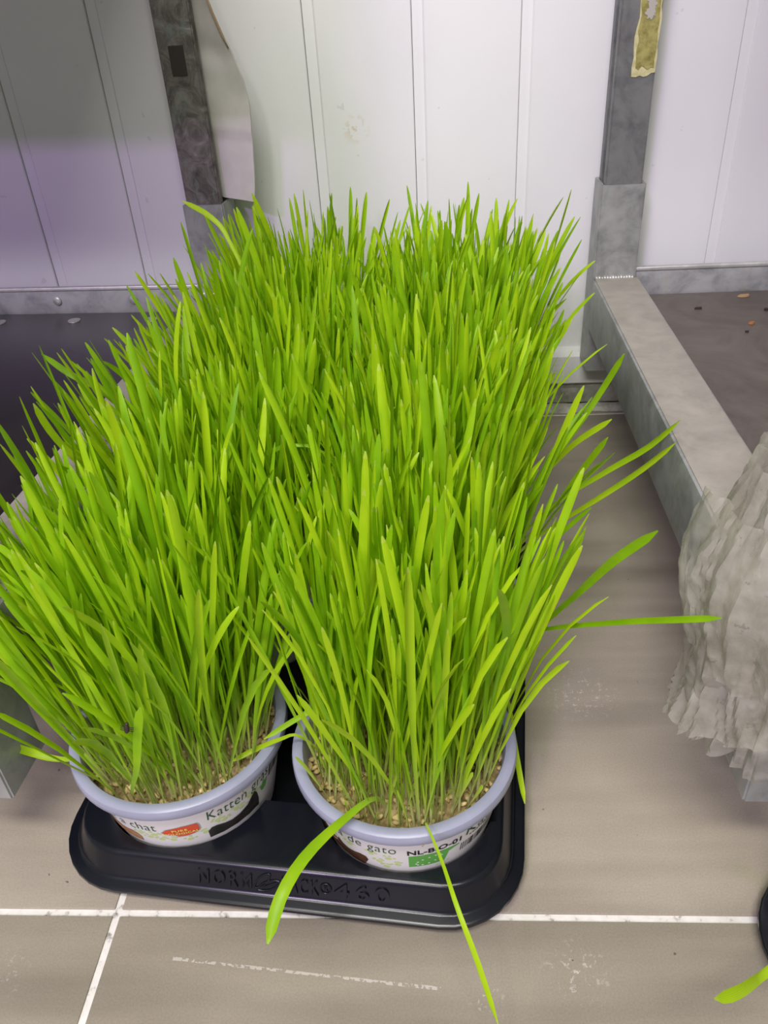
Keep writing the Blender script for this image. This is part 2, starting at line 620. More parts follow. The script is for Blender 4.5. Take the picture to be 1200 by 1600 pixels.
rv = disc_mesh('rivet', .0068, .0012)
for (a, b, z) in ((.178, -.020, .150), (.262, -.022, .150), (.092, -.02, .15), (.35, -.02, .15)):
    o = link('rivet', rv, lr, M['rivet'])
    o.location = (-a, b, z)
rv2 = disc_mesh('rail_bolt', .0048, .0028, 16)
for (a, z) in ((.118, .163), (.205, .163), (.30, .163)):
    o = link('rail_bolt', rv2, lr, M['weld'])
    o.location = (-a, .0062, z)
    o.rotation_euler = (R(90), 0, 0)

# dark rectangular scab and scrapes on the grimy back-left post
bm = bmesh.new()
add_box(bm, -.0285, -.0145, .0024, .0038, .372, .396, .0004)
tag(link('tape_scrap', bm_mesh(bm, 'tape_scrap'), lr, M['flake_dark']), 'dark square scrap stuck to the post')


# yellow tape residue on the right post
def ragged(name, x0, x1, z0, z1, y, th, jag, seed, mat, parent):
    rnd = random.Random(seed)
    pts = []
    n = 16
    for k in range(n):
        pts.append((x0 + rnd.uniform(-jag, jag), z0 + (z1 - z0) * k / n))
    for k in range(6):
        pts.append((x0 + (x1 - x0) * k / 6, z1 + rnd.uniform(-jag, jag)))
    for k in range(n):
        pts.append((x1 + rnd.uniform(-jag, jag) * .5, z1 + (z0 - z1) * k / n))
    for k in range(6):
        pts.append((x1 + (x0 - x1) * k / 6, z0 + rnd.uniform(-jag, jag) * 2))
    bm = bmesh.new()
    loft(bm, [[(px, y, pz) for px, pz in pts], [(px, y - th, pz) for px, pz in pts]], True, False, True)
    return link(name, bm_mesh(bm, name), parent, mat)


tp = ragged('tape_residue', .0185, .0380, .350, .470, .0036, .0008, .0016, 4, M['tape_edge'], rposts[0])
ragged('tape_film', .0205, .0365, .357, .468, .0028, .0006, .0010, 9, M['tape'], tp)
ragged('tape_glint', .0255, .0325, .394, .412, .0022, .0004, .0022, 12, M['tape_glint'], tp)
tag(tp, 'yellowed tape residue with pale ragged edge')

# white packing board wedged behind the grimy post
bm = bmesh.new()
outl = [(-.204, .262), (-.176, .266), (-.1735, .285), (-.170, .325), (-.169, .346), (-.172, .368), (-.180, .392), (-.190, .415), (-.1965, .440), (-.204, .46)]
nz = len(outl)
front, back = [], []
top = [(x, z) for x, z in outl]
cols = 7
for i in range(40):
    z = .262 + (.46 - .262) * i / 39
    # right outline at this height
    xr = outl[-1][0]
    for (xa, za), (xb, zb) in zip(outl[1:-1], outl[2:]):
        if za <= z <= zb:
            xr = xa + (xb - xa) * (z - za) / (zb - za)
    if z < .266:
        xr = -.177
    xl = -.212
    row = []
    for j in range(cols):
        f = j / (cols - 1)
        x = xl + (xr * .966 - xl) * f
        y = .838 - .030 * f + .0022 * noise.noise(Vector((x * 40, z * 55, 1))) - (.0016 if abs(z - .3255) < .0027 else 0)
        row.append(Vector((x, y, z)))
    front.append(row)
vf = [[bm.verts.new(p) for p in row] for row in front]
vb = [[bm.verts.new(p + Vector((0, .005, 0))) for p in row] for row in front]
for g in (vf, vb):
    for a, b in zip(g[:-1], g[1:]):
        for i in range(cols - 1):
            bm.faces.new((a[i], a[i + 1], b[i + 1], b[i]))
for a, b in ((0, 1),):
    pass
for i in range(39):
    for j in (0, cols - 1):
        bm.faces.new((vf[i][j], vf[i + 1][j], vb[i + 1][j], vb[i][j]))
for j in range(cols - 1):
    bm.faces.new((vf[0][j], vf[0][j + 1], vb[0][j + 1], vb[0][j]))
    bm.faces.new((vf[-1][j], vf[-1][j + 1], vb[-1][j + 1], vb[-1][j]))
cbd = link('packing_board', bm_mesh(bm, 'packing_board', True, 50), None, M['card'])
tag(cbd, 'bulging white packing board wedged behind the grimy left post', 'board')
bm = bmesh.new()
tube(bm, [(-.1895, .8085, .438), (-.1850, .8085, .420), (-.1790, .8085, .402), (-.1750, .8085, .392)], [.0008, .0014, .0013, .0006], 6)
link('torn_edge', bm_mesh(bm, 'torn_edge', True), cbd, M['card_edge'])

# crumbs and dry leaf bits on the brown shelf
Z_PL = .150


def flake(name, x, y, L, W, rz, mat, label, seed):
    rnd = random.Random(seed)
    bm = bmesh.new()
    n = 9
    ring = []
    for k in range(n):
        a = 2 * math.pi * k / n
        q = .8 + .4 * rnd.random()
        ring.append((math.cos(a) * L * .5 * q, math.sin(a) * W * .5 * q))
    loft(bm, [[(px, py, .0002) for px, py in ring], [(px * .9, py * .9, .0012 + .0010 * rnd.random()) for px, py in ring]], True, True, True)
    o = link(name, bm_mesh(bm, name, True, 50), None, mat)
    o.location = (x, y, Z_PL)
    o.rotation_euler = (0, 0, rz)
    tag(o, label, 'debris', 'bits lying on the brown shelf')
    return o


flake('dry_leaf', .312, .800, .014, .005, .1, M['flake_tan'], 'tan dry leaf at the back of the brown shelf, nearest the back rail', 1)
flake('dry_leaf', .2955, .727, .0055, .0045, .4, M['flake_orange'], 'small orange leaf bit on the brown shelf', 2)
flake('dry_leaf', .2600, .520, .007, .003, .2, M['flake_tan'], 'tan leaf sliver on the brown shelf, left of the curled one', 3)
flake('dry_leaf', .2740, .504, .008, .003, -.2, M['flake_tan'], 'curled pale leaf sliver nearest the plastic film on the brown shelf', 4)
flake('crumb', .2590, .770, .007, .003, 0, M['flake_dark'], 'long dark crumb on the brown shelf near the back post', 5)
flake('crumb', .3200, .760, .005, .004, .5, M['flake_dark'], 'dark crumb on the brown shelf at the right picture edge', 6)
flake('crumb', .2850, .707, .004, .003, .3, M['flake_dark'], 'dark crumb just in front of the orange leaf bit', 7)
flake('crumb', .2870, .610, .005, .004, 0, M['flake_dark'], 'round dark crumb alone in the middle of the brown shelf', 8)


# crumpled plastic film on the front right post
AX = (.182, .292)
film = empty('plastic_film', (AX[0], AX[1], 0))
tag(film, 'crumpled grey see-through plastic film wrapped round the front post of the right rack', 'plastic film')


def ridge(v):
    return 1.0 - 2.0 * abs(noise.noise(v))


def film_part(name, zt, zb, a0, a1, rf, seed, amp=1.0, nu=130, nv=110, slant=0.0):
    bm = bmesh.new()
    rows = []
    so = Vector((seed * 3.1, seed * 1.7, seed))
    for i in range(nv + 1):
        f = i / nv
        row = []
        for j in range(nu + 1):
            g = j / nu
            ang = R(a0 + (a1 - a0) * g)
            bot = zb(g) + .007 * noise.noise(Vector((g * 9, seed, 0))) + .004 * ridge(Vector((g * 22, seed, 4)))
            top = zt(g) + .010 * noise.noise(Vector((g * 6, seed, 9)))
            z = top + (bot - top) * f
            w = ang * 4.2 + slant * z * 10 + .9 * noise.noise(Vector((ang * 1.5, z * 9, seed)))
            fold = ridge(Vector((w + z * 12 * slant, z * 5.5, seed)))
            fold2 = ridge(Vector((w * 2.4 + z * 18, z * 13 + seed, 3.3)))
            fold3 = ridge(Vector((w * 3.0 + z * 55, z * 60, seed + 7)))
            r = rf(f, g) + amp * (.0085 * fold + .0026 * fold2 + .0008 * fold3 + .010 * noise.noise(Vector((ang * 1.6, z * 16, seed + 2))))
            p = Vector((r * math.cos(ang), r * math.sin(ang), z))
            q = p * 95 + so
            d = noise.voronoi(q)[0][0] - .45
            p += Vector((math.cos(ang), math.sin(ang), .3)) * d * .0014 * amp
            row.append(bm.verts.new(p))
        rows.append(row)
    for a, b in zip(rows[:-1], rows[1:]):
        for j in range(nu):
            bm.faces.new((a[j], a[j + 1], b[j + 1], b[j]))
    return link(name, bm_mesh(bm, name, True, 30), film, M['film'])


S = math.sin
film_part('film_wrap', lambda g: .262, lambda g: .150 - .050 * S(math.pi * min(1, g * 1.3)), 100, 330, lambda f, g: .038 + .014 * S(math.pi * (f * .8 + .1)), 1.7)
film_part('film_flap', lambda g: .215, lambda g: .092 + .075 * g, 150, 300, lambda f, g: .043 + .010 * f, 5.2, 1.0, 110, 90, .6)
film_part('film_flap', lambda g: .165, lambda g: .074 + .095 * g, 160, 285, lambda f, g: .045 + .004 * S(f * 6), 8.9, .9, 100, 80, -.7)
film_part('film_tuck', lambda g: .245, lambda g: .165, 165, 310, lambda f, g: .052 + .008 * S(f * 3), 12.4, .9, 90, 60, .3)

# ------------------------------------------------------------------ growing tray
TRAY_O = Vector((-.090, .314, 0))
TRAY_YAW = R(-6.0)
PITCH = .136
HW, VF, VB = .1395, -.0735, .408 + .0735


def rrect(off, z, rad, n=8):
    x0, x1, y0, y1 = -HW + off, HW - off, VF + off, VB - off
    r = max(rad - off, .004)
    pts = []
    for cx, cy, a0 in ((x1 - r, y0 + r, -90), (x1 - r, y1 - r, 0), (x0 + r, y1 - r, 90), (x0 + r, y0 + r, 180)):
        for k in range(n + 1):
            a = R(a0 + 90 * k / n)
            pts.append((cx + r * math.cos(a), cy + r * math.sin(a), z))
    return pts


def tray_mesh():
    bm = bmesh.new()
    RAD = .046
    prof = [(.0035, .0085), (.0005, .0090), (0, .0100), (.0003, .0118), (.0018, .0128), (.0055, .0130), (.0072, .0142), (.0078, .0155), (.0125, .0262), (.0133, .0279), (.0148, .0289), (.0165, .0292)]
    vr = loft(bm, [rrect(o, z, RAD) for o, z in prof], True)
    deck = vr[-1]
    edges = set()
    n = len(deck)
    for i in range(n):
        edges.add(bm.edges.get((deck[i], deck[(i + 1) % n])))
    holes = []
    for row in range(4):
        v0 = row * PITCH
        pts = [(-.1225, .053), (-.1225, -.017)]
        for c in (-.068, .068):
            ra = .0545
            a0 = math.asin(.017 / ra)
            m = 18
            for k in range(m + 1):
                a = math.pi + a0 + (math.pi - 2 * a0) * k / m
                pts.append((c + ra * math.cos(a), ra * math.sin(a)))
        pts += [(.1225, -.017), (.1225, .053)]
        holes.append([(x, y + v0) for x, y in pts])
    for h in holes:
        cx = sum(p[0] for p in h) / len(h)
        cy = sum(p[1] for p in h) / len(h)
        ring = [bm.verts.new((x, y, .0292)) for x, y in h]
        m = len(ring)
        for i in range(m):
            edges.add(bm.edges.new((ring[i], ring[(i + 1) % m])))
        r1 = [bm.verts.new((x + (cx - x) * .012, y + (cy - y) * .02, .0277)) for x, y in h]
        r2 = [bm.verts.new((x + (cx - x) * .05, y + (cy - y) * .05, .0020)) for x, y in h]
        for a, b in ((ring, r1), (r1, r2)):
            for i in range(m):
                j = (i + 1) % m
                bm.faces.new((a[i], a[j], b[j], b[i]))
        bm.faces.new(r2)
        # outside of the pocket resting on the floor
        r3 = [bm.verts.new((x + (cx - x) * .03, y + (cy - y) * .035, .0005)) for x, y in h]
        r4 = [bm.verts.new((x + (cx - x) * .02, y + (cy - y) * .02, .022)) for x, y in h]
        for i in range(m):
            j = (i + 1) % m
            bm.faces.new((r3[i], r3[j], r4[j], r4[i]))
        bm.faces.new(r3)
    bmesh.ops.triangle_fill(bm, use_beauty=True, use_dissolve=False, edges=list(edges))
    bmesh.ops.recalc_face_normals(bm, faces=bm.faces)
    me = bpy.data.meshes.new('tray_body')
    bm.to_mesh(me)
    bm.free()
    me.shade_smooth()
    me.set_sharp_from_angle(angle=R(38))
    return me


TRAY_ME = tray_mesh()


def face_point(u, h):
    """point on the slanted front face: h is height along the face"""
    t = h / .0120
    return Vector((u, VF + .0078 + .0047 * t - .0001, .0155 + .0107 * t))


def on_face(me, u0, h0):
    nrm = Vector((0, -1, .44)).normalized()
    for v in me.vertices:
        x, y, z = v.co
        v.co = face_point(u0 + x, h0 + y) + nrm * (z + .0001)
    return me


def tray(name, loc, yaw, label):
    root = empty(name, loc, yaw)
    tag(root, label, 'plant tray', 'black growing trays')
    link('tray_body', TRAY_ME, root, M['black'])
    return root


tray1 = tray('plant_tray', TRAY_O, TRAY_YAW, 'black plastic growing tray on the floor holding all the tall grass pots')


def fit_width(me, w, h):
    x0, x1 = min(v.co.x for v in me.vertices), max(v.co.x for v in me.vertices)
    y1 = max(v.co.y for v in me.vertices)
    for v in me.vertices:
        v.co.x = (v.co.x - x0) * w / (x1 - x0)
        v.co.y *= h / y1
    return me


for body, u0, u1 in (('NORM', -.0440, -.0125), ('PACK', .0050, .0262), ('460', .0350, .0660)):
    me = on_face(fit_width(text_mesh(body, .0120, .0009, 'LEFT', 0.0, .0001, 1.25), u1 - u0, .0090), u0, .0014)
    link('raised_lettering', me, tray1, M['black'])
bm = bmesh.new()


def ellipse_tube(bm, cu_, ch, a, b, rot, rad, a0=0, a1=360, n=28, sharp=True):
    pts = []
    for k in range(n + 1):
        t = R(a0 + (a1 - a0) * k / n)
        x, y = a * math.cos(t), b * math.sin(t) * (abs(math.sin(t)) ** .4 if sharp else 1)
        xx, yy = x * math.cos(rot) - y * math.sin(rot), x * math.sin(rot) + y * math.cos(rot)
        p = face_point(cu_ + xx, ch + yy)
        pts.append(p + Vector((0, -.0003, 0)))
    tube(bm, pts, rad, 6)


ellipse_tube(bm, -.0062, .0068, .0064, .0026, R(48), .0005)
ellipse_tube(bm, -.0025, .0042, .0072, .0026, R(26), .0005)
ellipse_tube(bm, -.0025, .0042, .0068, .0002, R(26), .0004, sharp=False)
link('raised_leaf_emblem', bm_mesh(bm, 'leaf_emblem', True), tray1, M['black'])
bm = bmesh.new()
ellipse_tube(bm, .0302, .0062, .0030, .0030, 0, .0005, sharp=False)
link('raised_ring', bm_mesh(bm, 'raised_ring', True), tray1, M['black'])
link('raised_lettering', on_face(text_mesh('R', .0046, .0005, 'CENTER'), .0302, .0046), tray1, M['black'])

# second tray poking in at the lower right corner
ya = R(45)
corner = Vector((.163, .224, 0))
lc = Vector((-HW + .0135, VB - .0135, 0))
rot = Matrix.Rotation(ya, 3, 'Z')
tray2 = tray('plant_tray', corner - rot @ lc, ya, 'black plastic tray of which only a rounded corner shows at the lower right')

# ------------------------------------------------------------------ grass blades
rng = random.Random(11)


def ribbon(bm, uvl, pts, widths, normals, fold=.25):
    """ribbon with a folded midrib; three verts across"""
    n = len(pts)
    rows = []
    arc = [0.0]
    for i in range(1, n):
        arc.append(arc[-1] + (pts[i] - pts[i - 1]).length)
    for i in range(n):
        t = (pts[min(i + 1, n - 1)] - pts[max(i - 1, 0)]).normalized()
        nn = normals[i] - t * normals[i].dot(t)
        nn = nn.normalized() if nn.length > 1e-6 else t.orthogonal().normalized()
        side = t.cross(nn)
        w = widths[i] * .5
        rows.append([bm.verts.new(pts[i] - side * w + nn * w * fold), bm.verts.new(pts[i] - nn * w * fold), bm.verts.new(pts[i] + side * w + nn * w * fold)])
    for i in range(n - 1):
        for j in range(2):
            f = bm.faces.new((rows[i][j], rows[i][j + 1], rows[i + 1][j + 1], rows[i + 1][j]))
            for lp, (uu, vv) in zip(f.loops, ((j * .5, i), (j * .5 + .5, i), (j * .5 + .5, i + 1), (j * .5, i + 1))):
                lp[uvl].uv = (uu, arc[vv] / arc[-1])


def width_at(t, wmax, stem=.34):
    # narrow sheath, widening blade, rounded point
    if t < .58:
        w = stem + (1 - stem) * (t / .58) ** 2.0 * .80
    else:
        w = stem + (1 - stem) * (.80 + .20 * math.sin(min(1, (t - .58) / .27) * math.pi * .5))
    if t > .87:
        q = (t - .87) / .13
        w *= max(.16, math.sqrt(max(0, 1 - q ** 2.1)))
    return w * wmax


def blade_curve(L, bend, twist, wmax, rnd, n=10, stem=.34):
    pts, nrm, wid = [], [], []
    p = Vector((0, 0, 0))
    ang = 0.0
    side_b = rnd.uniform(-.12, .12)
    ts = [1 - (1 - i / n) ** 1.75 for i in range(n + 1)]
    for i in range(n + 1):
        t = ts[i]
        dt = (ts[i + 1] - t) if i < n else 0
        pts.append(p.copy())
        d = Vector((math.sin(ang), side_b * t, math.cos(ang))).normalized()
        tw = twist * t
        nrm.append(Vector((math.cos(tw) * math.cos(ang), math.sin(tw), -math.sin(ang) * math.cos(tw))))
        wid.append(width_at(t, wmax, stem))
        p = p + d * (L * dt)
        ang += bend * (.25 + 1.5 * t) * dt
    return pts, wid, nrm


def one_blade_mesh(name, L, bend, twist, wmax, rnd, n=10, stem=.34):
    bm = bmesh.new()
    uvl = bm.loops.layers.uv.new('UVMap')
    pts, wid, nrm = blade_curve(L, bend, twist, wmax, rnd, n, stem)
    ribbon(bm, uvl, pts, wid, nrm, rnd.uniform(.15, .4))
    me = bpy.data.meshes.new(name)
    bm.to_mesh(me)
    bm.free()
    me.shade_smooth()
    me.materials.append(M['grass'])
    return me


TEMPL = []
for k in range(36):
    bend = abs(rng.gauss(.0, .21)) + .02
    TEMPL.append(one_blade_mesh('grass_blade', 1.0, bend, rng.uniform(-1.4, 1.4), rng.uniform(.0165, .0250), rng, 11, rng.uniform(.30, .42)))


def blade_pose(a, b, prm, rnd):
    """lean direction for a seed at (a,b) in the unit disc"""
    lu = prm['lu0'] + prm['lu1'] * a + rnd.gauss(0, .075)
    lv = prm['lv0'] + prm['lv1'] * b + rnd.gauss(0, .06)
    if rnd.random() < .03:
        lu *= 1.6
        lv *= 1.6
    return lu, lv


def orient(lu, lv, spin):
    up = Vector((math.tan(lu), math.tan(lv), 1)).normalized()
    x = Vector((lu, lv, 0)) + Vector((math.cos(spin), math.sin(spin), 0)) * .22
    x = (x - up * x.dot(up)).normalized()
    y = up.cross(x)
    return Matrix((x, y, up)).transposed().to_quaternion()


def ring_rows(n, rnd, rad=.0535):
    out = []
    for k in range(n):
        r = math.sqrt((k + .5) / n)
        th = k * 2.399963 + rnd.uniform(-.3, .3)
        r = min(1.0, max(0, r + rnd.uniform(-.05, .05)))
        out.append((r * math.cos(th), r * math.sin(th)))
    return out


def seed_mesh(seed):
    rnd = random.Random(seed)
    bm = bmesh.new()
    base = bmesh.new()
    bmesh.ops.create_icosphere(base, subdivisions=1, radius=1.0)
    bv = [v.co.copy() for v in base.verts]
    bf = [[v.index for v in f.verts] for f in base.faces]
    base.free()
    for k in range(420):
        r = .0565 * math.sqrt(rnd.random())
        th = rnd.uniform(0, 2 * math.pi)
        s = Vector((rnd.uniform(.0026, .0038), rnd.uniform(.0013, .0019), rnd.uniform(.0012, .0017)))
        q = Matrix.Rotation(rnd.uniform(0, 6.28), 3, 'Z') @ Matrix.Rotation(rnd.uniform(-.6, .6), 3, 'Y')
        c = Vector((r * math.cos(th), r * math.sin(th), .0605 + rnd.uniform(-.001, .002)))
        vs = [bm.verts.new(c + q @ Vector((v.x * s.x, v.y * s.y, v.z * s.z))) for v in bv]
        for f in bf:
            bm.faces.new([vs[i] for i in f])
    return bm_mesh(bm, 'seed_grains', True)


SEED_ME = [seed_mesh(s) for s in (1, 2)]


def wall_r(z):
    return .0470 + (.0600 - .0470) * (z - .0025) / (.068 - .0025)


POT_ME = bm_mesh(lathe([(.0440, .0025), (.0462, .0030), (wall_r(.012), .012), (wall_r(.066), .066), (.0615, .0672), (.0638, .0672), (.0645, .0684), (.0645, .0722), (.0640, .0742), (.0625, .0752), (.0600, .0754), (.0583, .0748), (.0573, .0730), (.0560, .055), (.0545, .050)], 72, True, True), 'pot_cup', True, 40)
SLEEVE_ME = bm_mesh(lathe([(wall_r(.0085) + .0001, .0085), (wall_r(.0085) + .0004, .0085), (wall_r(.0655) + .0004, .0655), (wall_r(.0655) + .0001, .0655)], 72), 'label_sleeve', True, 40)
bm = lathe([(.0565, .0570), (.045, .0595), (.030, .0605), (.012, .0600), (.001, .0602)], 48, False, True)
for v in bm.verts:
    v.co.z += .0016 * noise.noise(v.co * 160)
SOIL_ME = bm_mesh(bm, 'root_mat', True)


def grass_pot(loc, yaw, label, prm, n_parts, n_stuff, seed, tag_group='pots of cat grass in the tray'):
    rnd = random.Random(seed)
    root = empty('grass_pot', loc, yaw)
    tag(root, label, 'grass pot', tag_group)
    cup = link('pot_cup', POT_ME, root, M['rim'])
    slv = link('label_sleeve', SLEEVE_ME, root, M['pot_white'])
    link('root_mat', SOIL_ME, root, M['soil'])
    sd = link('seed_grains', SEED_ME[seed % 2], root, M['seed'])
    sd.rotation_euler = (0, 0, rnd.uniform(0, 6))
    tag(sd, kind='stuff')
    spots = ring_rows(n_parts, rnd)
    for a, b in spots:
        lu, lv = blade_pose(a, b, prm, rnd)
        L = rnd.gauss(prm['L'], .017)
        L += prm.get('Lb', 0) * b
        L = max(.10, L)
        if rnd.random() < .06:
            L *= .75
        o = bpy.data.objects.new('grass_blade', rnd.choice(TEMPL))
        COL.objects.link(o)
        o.parent = root
        o.location = (a * .0510, b * .0510, .0595)
        o.rotation_mode = 'QUATERNION'
        o.rotation_quaternion = orient(lu, lv, rnd.uniform(0, 6.28))
        o.scale = (L, L, L)
    # short thin sprouts and pale shoots low in the pot, joined
    bm = bmesh.new()
    uvl = bm.loops.layers.uv.new('UVMap')
    for k in range(n_stuff):
        r = .0525 * math.sqrt(rnd.random())
        th = rnd.uniform(0, 6.2832)
        a, b = r * math.cos(th) / .0535, r * math.sin(th) / .0535
        lu, lv = blade_pose(a, b, prm, rnd)
        tall = rnd.random() < prm.get('tall', .55)
        L = rnd.uniform(.10, .185) if tall else rnd.uniform(.015, .05)
        pts, wid, nrm = blade_curve(L, rnd.uniform(.0, .7), rnd.uniform(-1.5, 1.5), rnd.uniform(.0028, .0042) if tall else rnd.uniform(.0016, .0026), rnd, 5, .4)
        q = orient(lu + rnd.gauss(0, .12), lv + rnd.gauss(0, .12), rnd.uniform(0, 6.28))
        c = Vector((r * math.cos(th), r * math.sin(th), .0595))
        ribbon(bm, uvl, [c + q @ p for p in pts], wid, [q @ v for v in nrm], .3)
        if not tall:   # keep short shoots in the pale part of the colour ramp
            bm.faces.ensure_lookup_table()
            for f in bm.faces[-10:]:
                for lp in f.loops:
                    lp[uvl].uv.y *= .25
    me = bpy.data.meshes.new('grass_sprouts')
    bm.to_mesh(me)
    bm.free()
    me.shade_smooth()
    me.materials.append(M['grass'])
    st = link('grass_sprouts', me, root)
    tag(st, kind='stuff')
    return root, slv


POTS = {}
rows_txt = ['front', 'second', 'third', 'back']
for row in range(4):
    for ci, uu in enumerate((-.068, .068)):
        p = TRAY_O + Matrix.Rotation(TRAY_YAW, 3, 'Z') @ Vector((uu, row * PITCH, 0))
        if ci == 0:
            prm = dict(lu0=(-.075, -.085, -.075, -.035)[row], lu1=.22 - .02 * row, lv0=.03, lv1=.09, L=.168 + .004 * row, Lb=.012)
        else:
            prm = dict(lu0=(.02, .045, .045, .045)[row], lu1=(.09, .12, .12, .12)[row], lv0=.03, lv1=.09, L=.168 + .004 * row, Lb=.012)
        if row == 0:
            prm['lv0'] = .045
            prm['Lb'] = .022
            lab = ('left front pot of grass with red badge and black cat ears on its label',
                   'right front pot of grass with green leaf flag and barcode on its label')[ci]
        else:
            lab = 'tall pot of grass in the %s row of the tray, %s column' % (rows_txt[row], ('left', 'right')[ci])
        # turn each pot a little
        POTS[(row, ci)] = grass_pot(p + Vector((0, 0, .0005)), TRAY_YAW, lab, prm, (283 if ci else 292) if row < 3 else 290, 330, 40 + row * 2 + ci)

pc = corner + Vector((.0834, -.0014, .0005))
POTS['far'] = grass_pot(pc, ya, 'pot of grass on the lower right tray, one blade reaching into the picture', dict(lu0=-.25, lu1=.10, lv0=-.25, lv1=.10, L=.14), 60, 40, 77, None)

# single blades that stray out of the clumps
STRAY = {
    'r1': [(0.0195, 0.3400, 0.0600), (0.0370, 0.3360, 0.1080), (0.0501, 0.3300, 0.1344), (0.0831, 0.2900, 0.1770), (0.1030, 0.2650, 0.2009), (0.1158, 0.2530, 0.2123)],
    'r2': [(0.0236, 0.3500, 0.0600), (0.0584, 0.3600, 0.1081), (0.0784, 0.3500, 0.1459), (0.0928, 0.3400, 0.1759), (0.1096, 0.3300, 0.2017)],
    'r3': [(0.0248, 0.3550, 0.0600), (0.0448, 0.3700, 0.0856), (0.0557, 0.3700, 0.1068), (0.0710, 0.3700, 0.1391), (0.0827, 0.3700, 0.1765)],
    'r4': [(0.0400, 0.4600, 0.0600), (0.0600, 0.4800, 0.0760), (0.0837, 0.4900, 0.0906), (0.1162, 0.4800, 0.1246), (0.1375, 0.4700, 0.1511), (0.1545, 0.4600, 0.1775)],
    'r5': [(0.0420, 0.4700, 0.0600), (0.0640, 0.5000, 0.0760), (0.0905, 0.5100, 0.1000), (0.1235, 0.5000, 0.1334), (0.1455, 0.4900, 0.1569), (0.1617, 0.4800, 0.1830)],
    'r6': [(0.0450, 0.5600, 0.0600), (0.0824, 0.5600, 0.0892), (0.1079, 0.5500, 0.1410), (0.1243, 0.5500, 0.1728), (0.1354, 0.5400, 0.2061)],
    'r7': [(0.0500, 0.5600, 0.0600), (0.0848, 0.5600, 0.0922), (0.1065, 0.5500, 0.1269), (0.1318, 0.5400, 0.1537)],
    'r8': [(0.0443, 0.4800, 0.0600), (0.0862, 0.5100, 0.0914), (0.1053, 0.5100, 0.1251), (0.1208, 0.5000, 0.1608)],
    'f1': [(-0.0290, 0.2700, 0.0600), (-0.0364, 0.2620, 0.0815), (-0.0500, 0.2470, 0.0860), (-0.0667, 0.2250, 0.0886), (-0.0765, 0.2050, 0.0867), (-0.0826, 0.1900, 0.0727)],
    'f2': [(-0.0110, 0.2600, 0.0610), (-0.0093, 0.2480, 0.0794), (-0.0018, 0.2280, 0.0792), (0.0052, 0.2050, 0.0773), (0.0134, 0.1900, 0.0611), (0.0226, 0.1750, 0.0335)],
    'f3': [(0.0180, 0.3250, 0.0620), (0.0300, 0.3300, 0.0900), (0.0388, 0.3300, 0.0800), (0.0417, 0.3250, 0.0600), (0.0445, 0.3100, 0.0445), (0.0473, 0.2950, 0.0311)],
    'l1': [(-0.2000, 0.3050, 0.0600), (-0.2120, 0.2950, 0.0720), (-0.2232, 0.2920, 0.0766), (-0.2350, 0.2920, 0.0820), (-0.2482, 0.2892, 0.0940)],
    'm1': [(-0.0300, 0.3000, 0.0600), (-0.0360, 0.3000, 0.1050), (-0.0445, 0.3000, 0.1211), (-0.0579, 0.2950, 0.1208), (-0.0792, 0.2900, 0.1101), (-0.0964, 0.2850, 0.1007)],
    'm3': [(-0.0620, 0.3000, 0.0600), (-0.0800, 0.3000, 0.0850), (-0.0919, 0.3000, 0.0830), (-0.1082, 0.3000, 0.0739), (-0.1210, 0.2950, 0.0700)],
    'b1': [(-0.1250, 0.6400, 0.0600), (-0.1432, 0.6600, 0.1851), (-0.1743, 0.7000, 0.2524), (-0.1899, 0.7100, 0.2722), (-0.2154, 0.7200, 0.2849)],
    'l2': [(-0.1850, 0.5200, 0.0600), (-0.2101, 0.5200, 0.1445), (-0.2301, 0.5200, 0.1845), (-0.2446, 0.5200, 0.2030), (-0.2606, 0.5200, 0.2137), (-0.2770, 0.5200, 0.2300)],
    'l3': [(-0.1700, 0.4400, 0.0600), (-0.1965, 0.4300, 0.1342), (-0.2165, 0.4300, 0.1742), (-0.2281, 0.4300, 0.1938), (-0.2386, 0.4300, 0.2149), (-0.2439, 0.4300, 0.2349)],
    'k1': [(-0.0650, 0.4500, 0.0600), (-0.0680, 0.4450, 0.1700), (-0.0774, 0.4400, 0.1925), (-0.0943, 0.4400, 0.1943), (-0.1068, 0.4400, 0.1903), (-0.1281, 0.4400, 0.1827), (-0.1416, 0.4400, 0.1703)],
    'd1': [(-0.1745, 0.2760, 0.0600), (-0.1660, 0.2640, 0.0860), (-0.1541, 0.2551, 0.1149), (-0.1468, 0.2533, 0.1412), (-0.1398, 0.2514, 0.1634)],
    'w1': [(-0.0100, 0.3000, 0.0600), (-0.0080, 0.3000, 0.1300), (-0.0122, 0.3000, 0.1623), (-0.0175, 0.2900, 0.1841), (-0.0230, 0.2850, 0.2043), (-0.0268, 0.2800, 0.2253)],
    'w2': [(0.2350, 0.2300, 0.0600), (0.2150, 0.2200, 0.0850), (0.1750, 0.2020, 0.0720), (0.1458, 0.1900, 0.0580), (0.1332, 0.1800, 0.0672), (0.1210, 0.1710, 0.0758), (0.1091, 0.1650, 0.0829)],
}
OWNER = {'r1': (0, 1), 'r2': (0, 1), 'r3': (0, 1), 'r4': (1, 1), 'r5': (1, 1), 'r6': (2, 1), 'r7': (2, 1), 'r8': (1, 1), 'f1': (0, 1), 'f2': (0, 1), 'f3': (0, 1),
         'l1': (0, 0), 'm1': (0, 1), 'm3': (0, 1), 'b1': (2, 0), 'l2': (1, 0), 'l3': (1, 0), 'k1': (1, 1), 'd1': (0, 0), 'w1': (0, 1), 'w2': 'far'}
WID = {'f1': .0062, 'f2': .0026, 'r1': .0030, 'd1': .0052, 'm1': .0030, 'm3': .0030, 'w1': .0058, 'f3': .0036, 'r2': .0052, 'w2': .0062, 'k1': .0034}


